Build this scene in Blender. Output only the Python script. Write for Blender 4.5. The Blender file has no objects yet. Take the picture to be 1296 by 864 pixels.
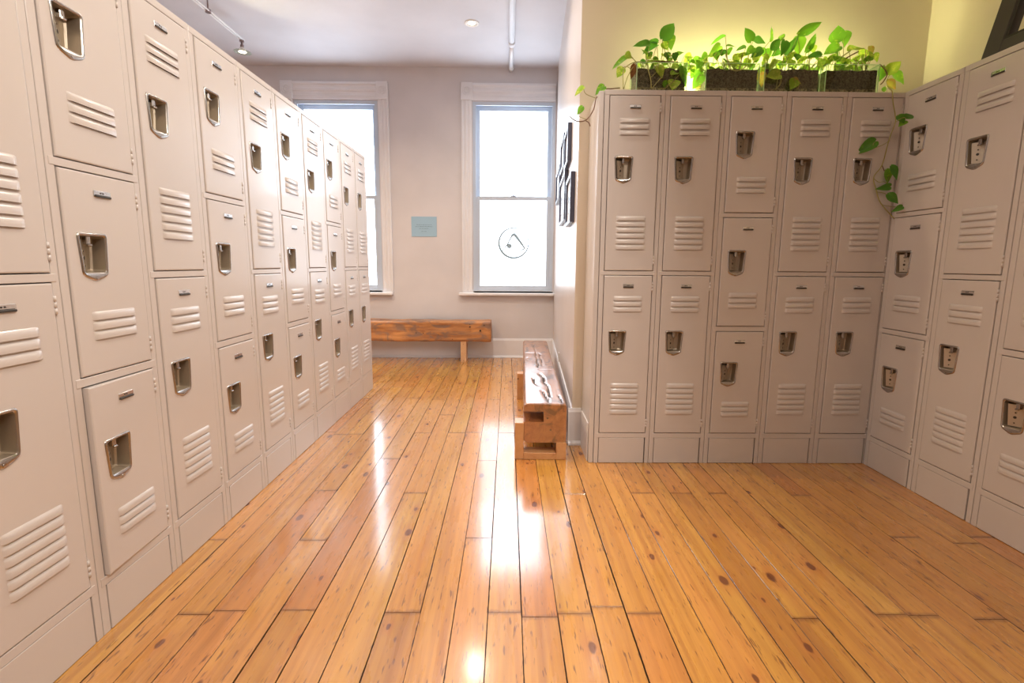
import bpy, math, random
from mathutils import Vector, Matrix, noise
random.seed(7)
S = bpy.context.scene
COL = S.collection
# ------------------------------------------------------------------ camera
R_ = Vector((0.99994112, -0.00867672, 0.00651622)); U_ = Vector((-0.00525652, 0.13801909, 0.99041562)); F_ = Vector((0.00949292, 0.99039156, -0.13796535))
FPX, CX, CY, CAMH = 595.3595, 648.0, 416.8975, 1.1047
CAMP = Vector((0, 0, CAMH))
cd = bpy.data.cameras.new('camera'); cam = bpy.data.objects.new('camera', cd); COL.objects.link(cam)
cd.sensor_fit = 'HORIZONTAL'; cd.sensor_width = 36; cd.lens = FPX/1296*36
cd.shift_y = -(432-CY)/1296; cd.clip_start = .02; cd.clip_end = 60
m = Matrix(((R_.x, U_.x, -F_.x, CAMP.x), (R_.y, U_.y, -F_.y, CAMP.y), (R_.z, U_.z, -F_.z, CAMP.z), (0, 0, 0, 1)))
cam.matrix_world = m
S.camera = cam
# ------------------------------------------------------------------ world, exposure
W = bpy.data.worlds.new('world'); S.world = W; W.use_nodes = True
W.node_tree.nodes['Background'].inputs[0].default_value = (.75, .85, 1, 1)
W.node_tree.nodes['Background'].inputs[1].default_value = .25
S.view_settings.view_transform = 'Standard'; S.view_settings.look = 'None'
S.view_settings.exposure = 0.14; S.view_settings.gamma = 1.0; S.view_settings.use_curve_mapping = False
PANE, PANE_DIM = 7.0, 3.0       # daylight through the frosted panes, and a dimmed glow that keeps the emblem visible
WARM = (1.0, .80, .58)
HALO = (1.0, .88, .75)

def at(x, y, Y):                 # a photograph pixel to the point at depth Y
    d = F_ + R_*((x-CX)/FPX) - U_*((y-CY)/FPX)
    return CAMP + d*(Y/d.y)

# ------------------------------------------------------------------ helpers
class MB:
    def __init__(s): s.v = []; s.f = []; s.m = []; s.sm = []
    def add(s, vs, fs, mi=0, smooth=False):
        o = len(s.v); s.v += [tuple(v) for v in vs]
        for f in fs: s.f.append(tuple(i+o for i in f)); s.m.append(mi); s.sm.append(smooth)
    def box(s, a, b, mi=0):
        x0, y0, z0 = a; x1, y1, z1 = b
        s.add([(x0,y0,z0),(x1,y0,z0),(x1,y1,z0),(x0,y1,z0),(x0,y0,z1),(x1,y0,z1),(x1,y1,z1),(x0,y1,z1)],
              [(0,3,2,1),(4,5,6,7),(0,1,5,4),(1,2,6,5),(2,3,7,6),(3,0,4,7)], mi)
    def bbox(s, a, b, r=.001, mi=0):   # chamfered box
        x = (a[0], b[0]); y = (a[1], b[1]); z = (a[2], b[2]); vs = []; idx = {}
        for i in (0,1):
            for j in (0,1):
                for k in (0,1):
                    sx, sy, sz = (1-2*i), (1-2*j), (1-2*k)
                    for ax in range(3):
                        p = [x[i]+sx*r, y[j]+sy*r, z[k]+sz*r]
                        p[ax] = (x[i], y[j], z[k])[ax]
                        idx[(i,j,k,ax)] = len(vs); vs.append(p)
        fs = []
        q = lambda *t: [idx[k] for k in t]
        for e in (0,1):
            f = q((e,0,0,0),(e,1,0,0),(e,1,1,0),(e,0,1,0)); fs.append(f if e else f[::-1])
            f = q((0,e,0,1),(0,e,1,1),(1,e,1,1),(1,e,0,1)); fs.append(f if e else f[::-1])
            f = q((0,0,e,2),(1,0,e,2),(1,1,e,2),(0,1,e,2)); fs.append(f if e else f[::-1])
        for i in (0,1):
            for j in (0,1):
                fs.append(q((i,j,0,0),(i,j,1,0),(i,j,1,1),(i,j,0,1)) if (i^j) == 0 else q((i,j,0,0),(i,j,0,1),(i,j,1,1),(i,j,1,0)))
                fs.append(q((i,0,j,0),(i,0,j,2),(i,1,j,2),(i,1,j,0)))
                fs.append(q((0,i,j,1),(0,i,j,2),(1,i,j,2),(1,i,j,1)))
        for i in (0,1):
            for j in (0,1):
                for k in (0,1): fs.append(q((i,j,k,0),(i,j,k,1),(i,j,k,2)))
        s.add(vs, fs, mi)
    def loft(s, loops, mi=0, smooth=False, cap0=False, cap1=False, closed=True):
        n = len(loops[0]); vs = [p for l in loops for p in l]; fs = []
        for a in range(len(loops)-1):
            for i in range(n if closed else n-1):
                j = (i+1) % n
                fs.append((a*n+i, a*n+j, (a+1)*n+j, (a+1)*n+i))
        s.add(vs, fs, mi, smooth)
        if cap0: s.add(loops[0], [tuple(range(n))[::-1]], mi)
        if cap1: s.add(loops[-1], [tuple(range(n))], mi)
    def cyl(s, p0, p1, r0, r1=None, n=12, mi=0, smooth=True, caps=True):
        p0 = Vector(p0); p1 = Vector(p1); r1 = r0 if r1 is None else r1
        d = (p1-p0).normalized(); a = d.orthogonal().normalized(); b = d.cross(a)
        L = [[p+(a*math.cos(2*math.pi*i/n)+b*math.sin(2*math.pi*i/n))*r for i in range(n)] for p, r in ((p0, r0), (p1, r1))]
        s.loft(L, mi, smooth, caps, caps)
    def tube(s, pts, r, n=6, mi=0):
        pts = [Vector(p) for p in pts]; L = []; a = None
        for i, p in enumerate(pts):
            d = (pts[min(i+1, len(pts)-1)]-pts[max(i-1, 0)]).normalized()
            a = d.orthogonal().normalized() if a is None else (a-d*a.dot(d)).normalized()
            b = d.cross(a); rr = r[i] if isinstance(r, (list, tuple)) else r
            L.append([p+(a*math.cos(2*math.pi*k/n)+b*math.sin(2*math.pi*k/n))*rr for k in range(n)])
        s.loft(L, mi, True, True, True)
    def lathe(s, prof, c=(0,0,0), n=24, mi=0, smooth=True):
        s.loft([[(c[0]+r*math.cos(2*math.pi*i/n), c[1]+r*math.sin(2*math.pi*i/n), c[2]+z) for i in range(n)] for r, z in prof], mi, smooth)
    def mesh(s, name, mats, fix=True):
        me = bpy.data.meshes.new(name); me.from_pydata(s.v, [], s.f)
        for mt in (mats if isinstance(mats, (list, tuple)) else [mats]): me.materials.append(mt)
        me.polygons.foreach_set('material_index', s.m); me.polygons.foreach_set('use_smooth', s.sm)
        if fix:
            import bmesh
            bm = bmesh.new(); bm.from_mesh(me); bmesh.ops.remove_doubles(bm, verts=bm.verts, dist=1e-6)
            bmesh.ops.recalc_face_normals(bm, faces=bm.faces); bm.to_mesh(me); bm.free()
        me.update(); return me
    def build(s, name, mats, parent=None, fix=True):
        return obj(name, s.mesh(name, mats, fix), parent)

def obj(name, me, parent=None, loc=None, rot=None, scale=None):
    o = bpy.data.objects.new(name, me); COL.objects.link(o)
    if parent: o.parent = parent
    if loc is not None: o.location = loc
    if rot is not None: o.rotation_euler = rot
    if scale is not None: o.scale = scale
    return o
def tag(o, label, cat, group=None):
    o['label'] = label; o['category'] = cat
    if group: o['group'] = group
    return o
def thing(name, label, cat, loc=(0,0,0), rz=0, group=None):
    return tag(obj(name, None, None, loc, (0,0,rz)), label, cat, group)
def struct(o, label=None):
    o['kind'] = 'structure'
    if label: o['label'] = label
    return o

# ------------------------------------------------------------------ materials
def mat(name, col=(.8,.8,.8), rough=.5, metal=0, spec=.5, coat=0, coat_r=.1, emit=None, es=0):
    M = bpy.data.materials.new(name); M.use_nodes = True; b = M.node_tree.nodes['Principled BSDF']
    b.inputs['Base Color'].default_value = (*col, 1); b.inputs['Roughness'].default_value = rough
    b.inputs['Metallic'].default_value = metal; b.inputs['Specular IOR Level'].default_value = spec
    b.inputs['Coat Weight'].default_value = coat; b.inputs['Coat Roughness'].default_value = coat_r
    if emit: b.inputs['Emission Color'].default_value = (*emit, 1); b.inputs['Emission Strength'].default_value = es
    return M
class N:
    def __init__(s, M): s.t = M.node_tree; s.b = s.t.nodes['Principled BSDF']
    def n(s, ty, **k):
        x = s.t.nodes.new(ty)
        for a, v in k.items():
            if a.startswith('_'): setattr(x, a[1:], v)
            else: x.inputs[a].default_value = v
        return x
    def l(s, a, b): s.t.links.new(a, b)
    def mix(s, fac, c1, c2, mode='MIX'):
        x = s.t.nodes.new('ShaderNodeMix'); x.data_type = 'RGBA'; x.blend_type = mode
        for sock, v in ((x.inputs[0], fac), (x.inputs[6], c1), (x.inputs[7], c2)):
            if hasattr(v, 'links'): s.l(v, sock)
            else: sock.default_value = v if isinstance(v, (int, float)) else (*v, 1)
        return x.outputs[2]
    def ramp(s, fac, stops):
        x = s.t.nodes.new('ShaderNodeValToRGB'); e = x.color_ramp.elements
        while len(e) < len(stops): e.new(.5)
        for el, (p, c) in zip(e, stops): el.position = p; el.color = (c, c, c, 1) if isinstance(c, (int, float)) else (*c, 1)
        s.l(fac, x.inputs[0]); return x.outputs[0]
    def math(s, op, a, b=None, c=None):
        x = s.t.nodes.new('ShaderNodeMath'); x.operation = op
        for i, v in enumerate((a, b, c)):
            if v is None: continue
            if hasattr(v, 'links'): s.l(v, x.inputs[i])
            else: x.inputs[i].default_value = v
        return x.outputs[0]
    def bump(s, h, st=.2, dist=.002, prev=None):
        x = s.n('ShaderNodeBump', Strength=st, Distance=dist); s.l(h, x.inputs['Height'])
        if prev: s.l(prev, x.inputs['Normal'])
        return x.outputs[0]

def paint(name, col, rough=.4, bump=.12, scale=300, var=.04, coat=0):
    M = mat(name, col, rough, coat=coat, coat_r=.12); g = N(M)
    tc = g.n('ShaderNodeNewGeometry').outputs['Position']
    a = g.n('ShaderNodeTexNoise', Scale=2.2, Detail=4); g.l(tc, a.inputs['Vector'])
    c2 = tuple(max(0, x*(1-var*2)) for x in col)
    g.l(g.mix(g.ramp(a.outputs[0], [(.35, 0), (.65, 1)]), col, c2), g.b.inputs['Base Color'])
    b = g.n('ShaderNodeTexNoise', Scale=scale, Detail=2); g.l(tc, b.inputs['Vector'])
    w = g.n('ShaderNodeTexNoise', Scale=9.0, Detail=1); g.l(tc, w.inputs['Vector'])
    n1 = g.bump(b.outputs[0], bump, .0006); g.l(g.bump(w.outputs[0], bump*.8, .004, n1), g.b.inputs['Normal'])
    return M
M_LOCK = paint('locker_paint', (.62, .57, .54), .30, .10, 420, .02, .35)
M_WALL = paint('wall_paint', (.66, .635, .65), .55, .15, 160)
M_NOOK = paint('nook_wall_lamplit', (.80, .71, .58), .55, .15, 160)  # same wall paint, with the yellow lamp light put into its colour
M_CEIL = paint('ceiling_paint', (.64, .63, .665), .7, .12, 120)
M_TRIM = paint('trim_paint', (.80, .80, .83), .35, .06, 200)
M_PART = paint('partition_paint', (.62, .55, .51), .30, .12, 120)
M_SASH = paint('sash_paint_skylit', (.56, .63, .72), .4, .05, 200)  # white paint, with the blue daylight tint put into its colour
M_CHROME = mat('chrome', (.44, .42, .40), .26, 1)
M_NICKEL = mat('nickel_pocket', (.44, .38, .30), .5, .9)
M_PLATE = mat('latch_plate_steel', (.50, .44, .36), .45, .8)
M_HOLE = mat('hole_shade_dark', (.03, .025, .02), .6)  # near-black discs stand in for the shade inside holes
M_NUM = mat('number_plate_metal', (.75, .76, .77), .25, 1)
M_DARKM = mat('plate_lip_dark', (.05, .045, .04), .4, .3)  # metal lip's dark reflection put into the colour; plate marks too
M_HINGE = mat('hinge_brass', (.48, .36, .22), .4, .7)
M_SOILD = mat('gap_dirt', (.035, .022, .014), .9)
M_WHITEP = mat('white_plastic', (.78, .75, .72), .35)

def wood_floor():
    M = mat('pine_board', (.6,.3,.1), .24, coat=.8, coat_r=.13); g = N(M)
    oi = g.n('ShaderNodeObjectInfo'); tc = g.n('ShaderNodeTexCoord').outputs['Object']
    off = g.n('ShaderNodeVectorMath', _operation='SCALE'); off.inputs[0].default_value = (13.7, 31.1, 7.3); g.l(g.math('MULTIPLY', oi.outputs['Random'], 9.0), off.inputs['Scale'])
    ad = g.n('ShaderNodeVectorMath', _operation='ADD'); g.l(tc, ad.inputs[0]); g.l(off.outputs[0], ad.inputs[1]); p = ad.outputs[0]
    def scaled(sx, sy, sz=1):
        x = g.n('ShaderNodeVectorMath', _operation='MULTIPLY'); x.inputs[1].default_value = (sx, sy, sz); g.l(p, x.inputs[0]); return x.outputs[0]
    base = g.ramp(oi.outputs['Random'], [(0, (.50,.225,.042)), (.17, (.62,.325,.062)), (.33, (.56,.225,.050)), (.5, (.66,.37,.078)), (.67, (.58,.275,.046)), (.83, (.64,.315,.066)), (1, (.48,.185,.036))])
    n1 = g.n('ShaderNodeTexNoise', Scale=1, Detail=6, Roughness=.6, Distortion=.4); g.l(scaled(55, 1.6), n1.inputs['Vector'])
    c = g.mix(g.ramp(n1.outputs[0], [(.40, 0), (.70, .75)]), base, (.37, .135, .030))
    n2 = g.n('ShaderNodeTexNoise', Scale=1, Detail=3); g.l(scaled(7, .9), n2.inputs['Vector'])
    c = g.mix(g.ramp(n2.outputs[0], [(.45, 0), (.75, .5)]), c, (.66, .27, .075))
    # broad darker figure
    n4 = g.n('ShaderNodeTexNoise', Scale=1, Detail=4, Distortion=.5); g.l(scaled(20, .7), n4.inputs['Vector'])
    c = g.mix(g.ramp(n4.outputs[0], [(.56, 0), (.72, .55)]), c, (.34, .125, .03))
    # flecks
    n3 = g.n('ShaderNodeTexNoise', Scale=1, Detail=2); g.l(scaled(120, 16), n3.inputs['Vector'])
    c = g.mix(g.ramp(n3.outputs[0], [(.635, 0), (.70, .85)]), c, (.17, .06, .02))
    # knots
    v = g.n('ShaderNodeTexVoronoi', _feature='F1', _voronoi_dimensions='2D', Scale=1, Randomness=1.0); g.l(scaled(6.0, 3.0, .01), v.inputs['Vector'])
    kd = g.n('ShaderNodeTexNoise', Scale=40, Detail=2); g.l(p, kd.inputs['Vector'])
    dd = g.math('ADD', v.outputs['Distance'], g.math('MULTIPLY', g.math('SUBTRACT', kd.outputs[0], .5), .05))
    sel = g.n('ShaderNodeSeparateColor'); g.l(v.outputs['Color'], sel.inputs[0])
    on = g.math('GREATER_THAN', sel.outputs[0], .35)
    rad = g.math('MULTIPLY_ADD', sel.outputs[1], .075, .022)
    k = g.math('SMOOTH_MIN', 1.0, g.math('MULTIPLY', g.math('SUBTRACT', 1.0, g.math('DIVIDE', dd, rad)), 3.0), .1)
    k = g.math('MULTIPLY', g.math('MAXIMUM', k, 0.0), on)
    halo = g.math('MULTIPLY', g.math('MAXIMUM', g.math('SUBTRACT', 1.0, g.math('DIVIDE', dd, g.math('MULTIPLY', rad, 3.0))), 0.0), on)
    c = g.mix(g.math('MULTIPLY', halo, .55), c, (.45, .14, .035))
    c = g.mix(g.math('MULTIPLY', k, .92), c, (.15, .042, .014))
    g.l(c, g.b.inputs['Base Color'])
    # grime along the joints and stains at the board ends
    gen = g.n('ShaderNodeSeparateXYZ'); g.l(g.n('ShaderNodeTexCoord').outputs['Generated'], gen.inputs[0])
    ex = g.math('MINIMUM', gen.outputs[0], g.math('SUBTRACT', 1.0, gen.outputs[0])); ey = g.math('MINIMUM', gen.outputs[1], g.math('SUBTRACT', 1.0, gen.outputs[1]))
    gn = g.n('ShaderNodeTexNoise', Scale=1, Detail=4, Roughness=.7); g.l(scaled(30, 24), gn.inputs['Vector'])
    wx = g.math('MULTIPLY', g.ramp(gn.outputs[0], [(.42, .0), (.75, 1)]), .034)
    ge = g.math('MAXIMUM', g.math('SUBTRACT', 1.0, g.math('DIVIDE', ex, g.math('ADD', wx, .0015))), 0.0)
    c = g.mix(g.math('MINIMUM', g.math('MULTIPLY', ge, 1.3), .75), c, (.09, .042, .018))
    wy = g.math('MULTIPLY_ADD', gn.outputs[0], .030, -.006)
    gy = g.math('MAXIMUM', g.math('SUBTRACT', 1.0, g.math('DIVIDE', ey, g.math('MAXIMUM', wy, .0022))), 0.0)
    c = g.mix(g.math('MULTIPLY', gy, .75), c, (.20, .075, .022))
    g.l(c, g.b.inputs['Base Color'])
    # worn varnish
    r1 = g.n('ShaderNodeTexNoise', Scale=1, Detail=5); g.l(scaled(30, 4), r1.inputs['Vector'])
    g.l(g.ramp(r1.outputs[0], [(.3, .20), (.75, .42)]), g.b.inputs['Roughness'])
    wv = g.n('ShaderNodeTexNoise', Scale=1, Detail=2); g.l(scaled(22, 5), wv.inputs['Vector'])
    nb = g.bump(n1.outputs[0], .12, .0008); nb = g.bump(wv.outputs[0], .15, .0018, nb)
    g.l(nb, g.b.inputs['Normal'])
    nc = g.bump(wv.outputs[0], .08, .0015); g.l(nc, g.b.inputs['Coat Normal'])
    g.b.inputs['Coat IOR'].default_value = 2.1
    return M
M_BOARD = wood_floor()

def wood_beam(name, c1, c2, c3, gr, coat, axis, cr=.1, st=(.56, .70)):
    M = mat(name, c1, gr, coat=coat, coat_r=cr); g = N(M); tc = g.n('ShaderNodeTexCoord').outputs['Object']
    def scaled(a, b):
        x = g.n('ShaderNodeVectorMath', _operation='MULTIPLY'); x.inputs[1].default_value = (b, a, a) if axis == 0 else (a, b, a); g.l(tc, x.inputs[0]); return x.outputs[0]
    n1 = g.n('ShaderNodeTexNoise', Scale=1, Detail=8, Roughness=.65, Distortion=.6); g.l(scaled(28, 2.5), n1.inputs['Vector'])
    c = g.mix(g.ramp(n1.outputs[0], [(.35, 0), (.68, 1)]), c1, c2)
    n2 = g.n('ShaderNodeTexNoise', Scale=1, Detail=4, Distortion=1.5); g.l(scaled(9, 4), n2.inputs['Vector'])
    c = g.mix(g.ramp(n2.outputs[0], [(st[0], 0), (st[1], .85)]), c, c3)
    v = g.n('ShaderNodeTexVoronoi', _feature='F1', Scale=1, Randomness=1); g.l(scaled(16, 14), v.inputs['Vector'])
    kn = g.ramp(v.outputs['Distance'], [(.06, 1), (.12, 0)])
    c = g.mix(kn, c, (.03, .012, .006))
    g.l(c, g.b.inputs['Base Color'])
    nb = g.bump(n1.outputs[0], .5, .004); nb = g.bump(g.math('SUBTRACT', 1.0, kn), .6, .004, nb)
    g.l(nb, g.b.inputs['Normal']); g.b.inputs['Coat IOR'].default_value = 2.4 if coat > .8 else 1.5
    return M
M_BEAM_N = wood_beam('varnished_timber', (.40, .15, .045), (.24, .075, .022), (.09, .03, .012), .3, 1.0, 1, .2, (.52, .64))
M_BEAM_F = wood_beam('hewn_timber', (.62, .29, .10), (.30, .10, .03), (.23, .14, .10), .5, .2, 0, .2, (.49, .60))
M_CRACK = mat('split_grime', (.035, .018, .010), .7)
M_LEG = wood_beam('pale_pine_leg', (.74, .45, .24), (.70, .40, .20), (.6, .3, .14), .4, .2, 1)
M_LEG2 = wood_beam('stained_pine_leg', (.60, .32, .14), (.55, .27, .11), (.46, .2, .08), .4, .3, 1)

def leaf_mat(name, c1, c2, thr, tr=.5):
    M = bpy.data.materials.new(name); M.use_nodes = True; g = N(M); t = g.t; b = g.b
    tc = g.n('ShaderNodeTexCoord').outputs['Object']; oi = g.n('ShaderNodeObjectInfo')
    ad = g.n('ShaderNodeVectorMath', _operation='ADD'); g.l(tc, ad.inputs[0])
    cb = g.n('ShaderNodeCombineXYZ'); g.l(g.math('MULTIPLY', oi.outputs['Random'], 20.0), cb.inputs[0]); g.l(cb.outputs[0], ad.inputs[1])
    n1 = g.n('ShaderNodeTexNoise', Scale=3.5, Detail=4, Distortion=.8); g.l(ad.outputs[0], n1.inputs['Vector'])
    c = g.mix(g.ramp(n1.outputs[0], [(thr, 0), (thr+.10, 1)]), c1, c2)
    c = g.mix(g.math('MULTIPLY', oi.outputs['Random'], .35), c, c2)
    g.l(c, b.inputs['Base Color']); b.inputs['Roughness'].default_value = .35
    tl = t.nodes.new('ShaderNodeBsdfTranslucent'); g.l(c, tl.inputs[0])
    mx = t.nodes.new('ShaderNodeMixShader'); mx.inputs[0].default_value = tr
    g.l(b.outputs[0], mx.inputs[1]); g.l(tl.outputs[0], mx.inputs[2])
    g.l(mx.outputs[0], t.nodes['Material Output'].inputs['Surface'])
    return M
M_LEAF = {'g': leaf_mat('leaf_green', (.15, .40, .03), (.40, .64, .06), .60), 'd': leaf_mat('leaf_deep_green', (.08, .25, .025), (.16, .40, .04), .62, .4),
          'l': leaf_mat('leaf_lime', (.34, .58, .05), (.66, .74, .13), .52), 'y': leaf_mat('leaf_yellowing', (.55, .55, .10), (.60, .34, .10), .50), 'b': leaf_mat('leaf_dry', (.22, .09, .03), (.32, .14, .04), .5, .2)}
M_STEM = mat('vine_stem', (.33, .30, .09), .5); M_STEMD = mat('vine_bark', (.16, .07, .03), .6)

def soil():
    M = mat('potting_soil', (.03,.02,.014), .95); g = N(M); tc = g.n('ShaderNodeTexCoord').outputs['Object']
    n1 = g.n('ShaderNodeTexNoise', Scale=110, Detail=6, Roughness=.85); g.l(tc, n1.inputs['Vector'])
    g.l(g.mix(g.ramp(n1.outputs[0], [(.40, 0), (.68, 1)]), (.035, .022, .014), (.36, .25, .18)), g.b.inputs['Base Color'])
    g.l(g.bump(n1.outputs[0], 1, .006), g.b.inputs['Normal']); return M
M_SOIL = soil()
def gravel():
    M = mat('gravel_mix', (.3,.2,.12), .9); g = N(M); tc = g.n('ShaderNodeTexCoord').outputs['Object']
    v = g.n('ShaderNodeTexVoronoi', Scale=130); g.l(tc, v.inputs['Vector'])
    s = g.n('ShaderNodeSeparateColor'); g.l(v.outputs['Color'], s.inputs[0])
    g.l(g.mix(s.outputs[0], (.10, .06, .035), (.62, .44, .28)), g.b.inputs['Base Color'])
    g.l(g.bump(v.outputs['Distance'], 1, .01), g.b.inputs['Normal']); return M
M_GRAV = gravel()
def thin_glass():
    M = bpy.data.materials.new('clear_acrylic'); M.use_nodes = True; t = M.node_tree; t.nodes.remove(t.nodes['Principled BSDF'])
    tr = t.nodes.new('ShaderNodeBsdfTransparent'); tr.inputs[0].default_value = (.90, .97, .90, 1)
    gl = t.nodes.new('ShaderNodeBsdfGlossy'); gl.inputs['Roughness'].default_value = .03
    lw = t.nodes.new('ShaderNodeLayerWeight'); lw.inputs[0].default_value = .5
    pw = t.nodes.new('ShaderNodeMath'); pw.operation = 'POWER'; pw.inputs[1].default_value = 4.0; t.links.new(lw.outputs['Facing'], pw.inputs[0])
    fr = t.nodes.new('ShaderNodeMath'); fr.operation = 'MULTIPLY_ADD'; fr.inputs[1].default_value = .5; fr.inputs[2].default_value = .04; t.links.new(pw.outputs[0], fr.inputs[0])
    mx = t.nodes.new('ShaderNodeMixShader'); t.links.new(fr.outputs[0], mx.inputs[0]); t.links.new(tr.outputs[0], mx.inputs[1]); t.links.new(gl.outputs[0], mx.inputs[2])
    t.links.new(mx.outputs[0], t.nodes['Material Output'].inputs['Surface']); return M
M_GLASS = thin_glass()
M_EDGE = leaf_mat('acrylic_edge', (.62, .78, .55), (.70, .80, .58), .5, .6)
M_PANE = mat('frosted_pane_daylight', (.85,.87,.9), .5, emit=(.74, .87, 1.0), es=PANE)
M_PANE_DIM = mat('frosted_pane_dimmed', (.85,.87,.9), .5, emit=(.78, .89, 1.0), es=PANE_DIM)  # same frosted glass, glow set dimmer so the emblem shows
M_LOGO = mat('window_decal', (.30, .42, .50), .5)
M_SIGN = mat('blue_card', (.34, .52, .66), .6); M_INK = mat('ink', (.08, .12, .15), .6)
M_FRAMEB = mat('dark_frame', (.07, .08, .13), .3); M_MAT = mat('mat_board', (.72, .74, .78), .6)
def photo_mat():
    M = mat('photo_print', (.3,.33,.4), .25); g = N(M); tc = g.n('ShaderNodeTexCoord').outputs['Object']
    n1 = g.n('ShaderNodeTexNoise', Scale=9, Detail=3); g.l(tc, n1.inputs['Vector'])
    g.l(g.mix(g.ramp(n1.outputs[0], [(.4, 0), (.6, 1)]), (.10, .12, .17), (.5, .55, .62)), g.b.inputs['Base Color']); return M
M_PHOTO = photo_mat()
M_MIRF = mat('mirror_frame_grey', (.05, .045, .04), .55); M_MIRE = mat('mirror_frame_black', (.008, .008, .007), .4)
M_MIRROR = mat('mirror_glass', (.85, .85, .82), .02, 1)
M_STEEL = mat('fixture_metal', (.35, .28, .28), .3, 1)
M_BULB = mat('lamp_lens', (1,.9,.75), .3, emit=(1, .88, .68), es=6)
M_GROWT = mat('grow_tube', (1,1,.9), .3, emit=(1.0, .97, .42), es=110)
M_SHADE = thin_glass(); M_SHADE.name = 'clear_glass_shade'

# ------------------------------------------------------------------ room shell
YW, ZC = 5.513, 3.236
LX, RX, FY = -3.6, 2.335, -2.7          # left wall, right wall, wall behind the camera
NY = 2.80                                 # wall behind the nook lockers
PA, PB = Vector((.40, NY, 0)), Vector((.54, YW, 0))
# back wall with two openings
WIN = [(-2.375, -1.455), (-.40, .52)]; WZ0, WZ1 = .79, 2.88
b = MB(); xs = [LX-.12, WIN[0][0], WIN[0][1], WIN[1][0], WIN[1][1], RX+.12]
for i in (0, 2, 4): b.box((xs[i], YW, 0), (xs[i+1], YW+.16, ZC))
for a, c in WIN: b.box((a, YW, 0), (c, YW+.16, WZ0)); b.box((a, YW, WZ1), (c, YW+.16, ZC))
struct(b.build('wall_back', M_WALL))
b = MB(); b.box((LX-.12, FY-.12, 0), (LX, YW, ZC)); struct(b.build('wall_left', M_WALL))
b = MB(); b.box((LX, FY-.12, 0), (RX+.12, FY, ZC)); struct(b.build('wall_front', M_WALL))
b = MB(); b.box((RX, FY, 0), (RX+.12, YW, ZC)); struct(b.build('wall_right', M_NOOK))
b = MB()
q = [(PA.x, PA.y), (PB.x, PB.y), (PB.x+.12, PB.y), (PA.x+.12, NY+.12), (RX, NY+.12), (RX, NY)]
loop = lambda z: [(x, y, z) for x, y in q]
b.loft([loop(0), loop(ZC)], 0); b.add(loop(0), [(0,1,2,3),(0,3,4,5)]); b.add(loop(ZC), [(0,1,2,3),(0,3,4,5)])
me = b.mesh('wall_partition', [M_PART, M_NOOK])
for pl in me.polygons:
    if pl.normal.y < -.9: pl.material_index = 1
struct(obj('wall_partition', me))
b = MB(); b.box((LX-.12, FY-.12, ZC), (RX+.12, YW+.16, ZC+.1)); struct(b.build('ceiling', M_CEIL))

# floor: sub-floor with single boards
b = MB(); b.box((LX, FY, -.08), (RX, YW, -.014)); floor = struct(b.build('floor', M_SOILD))
seams = [-1.126,-1.040,-.939,-.833,-.723,-.612,-.498,-.388,-.273,-.166,-.058,.049,.164,.276,.384,.499,.607,.723,.800,.906,.990,1.079,1.184]
while seams[0] > LX: seams.insert(0, seams[0]-random.uniform(.100, .122))
while seams[-1] < RX: seams.append(seams[-1]+random.uniform(.095, .122))
seams[0] = LX+.001; seams[-1] = RX-.001
JY = [1.366 + k*.4 for k in range(-10, 11)]
FORCE = {10: 0, 12: 0, 14: 0, 7: 0}
nb0 = next(i for i, v in enumerate(seams) if abs(v+1.126) < 1e-6)
for i in range(len(seams)-1):
    x0, x1 = seams[i], seams[i+1]
    k = random.randint(0, 4); ys = []
    far = x1 < -1.6
    if (i-nb0) in FORCE: k = 10-4*random.randint(1, 2) if False else 10 % 3
    while k < len(JY):
        ys.append(JY[k]+random.uniform(-.03, .03)); k += 9 if far else random.randint(5, 7) if k < 6 else random.randint(2, 5)
    if (i-nb0) in FORCE: ys = [JY[1], JY[6], 1.366+random.uniform(-.004,.004), JY[14]+.02, JY[18]]
    ys = [FY+.001]+[y for y in sorted(ys) if FY+.3 < y < YW-.25]+[YW-.001]
    for j in range(len(ys)-1):
        y0, y1 = ys[j], ys[j+1]
        g0, g1 = random.choice((.0005, .0009, .0014, .0021)), random.choice((.0005, .0009, .0014, .0021))
        cx, cy = (x0+x1)/2, (y0+y1)/2; dz = random.uniform(-.0006, 0)
        bb = MB(); w0, w1, l = x0+g0-cx, x1-g1-cx, (y1-y0)/2-.0009; ch = .0005
        bot = [(w0,-l,-.02),(w1,-l,-.02),(w1,l,-.02),(w0,l,-.02)]; mid = [(x,y,-ch) for x,y,_ in bot]
        top = [(w0+ch,-l+ch,0),(w1-ch,-l+ch,0),(w1-ch,l-ch,0),(w0+ch,l-ch,0)]
        bb.loft([bot, mid, top], 0, cap1=True)
        o = bb.build('floorboard', M_BOARD, floor); o.location = (cx, cy, dz)

# baseboards
def baseboard(name, a, c, side, h=.225):
    a = Vector(a); c = Vector(c); d = (c-a).normalized(); n = Vector((d.y, -d.x, 0))*side
    prof = [(0, 0), (.030, 0), (.030, .012), (.022, .022), (.016, .026), (.016, h-.022), (.012, h-.012), (.008, h), (0, h)]
    b = MB(); b.loft([[p+n*u+Vector((0,0,z)) for u, z in prof] for p in (a, c)], 0, cap0=True, cap1=True)
    return struct(b.build(name, M_TRIM))
baseboard('baseboard_back', (LX, YW, 0), (.537, YW, 0), 1, .23)
baseboard('baseboard_partition', PA, (PB.x, PB.y-.032, 0), -1, .23)
baseboard('baseboard_nook', (.376, NY, 0), (.455, NY, 0), 1, .23)
baseboard('baseboard_left', (LX, FY, 0), (LX, YW-.032, 0), 1, .23)

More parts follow.
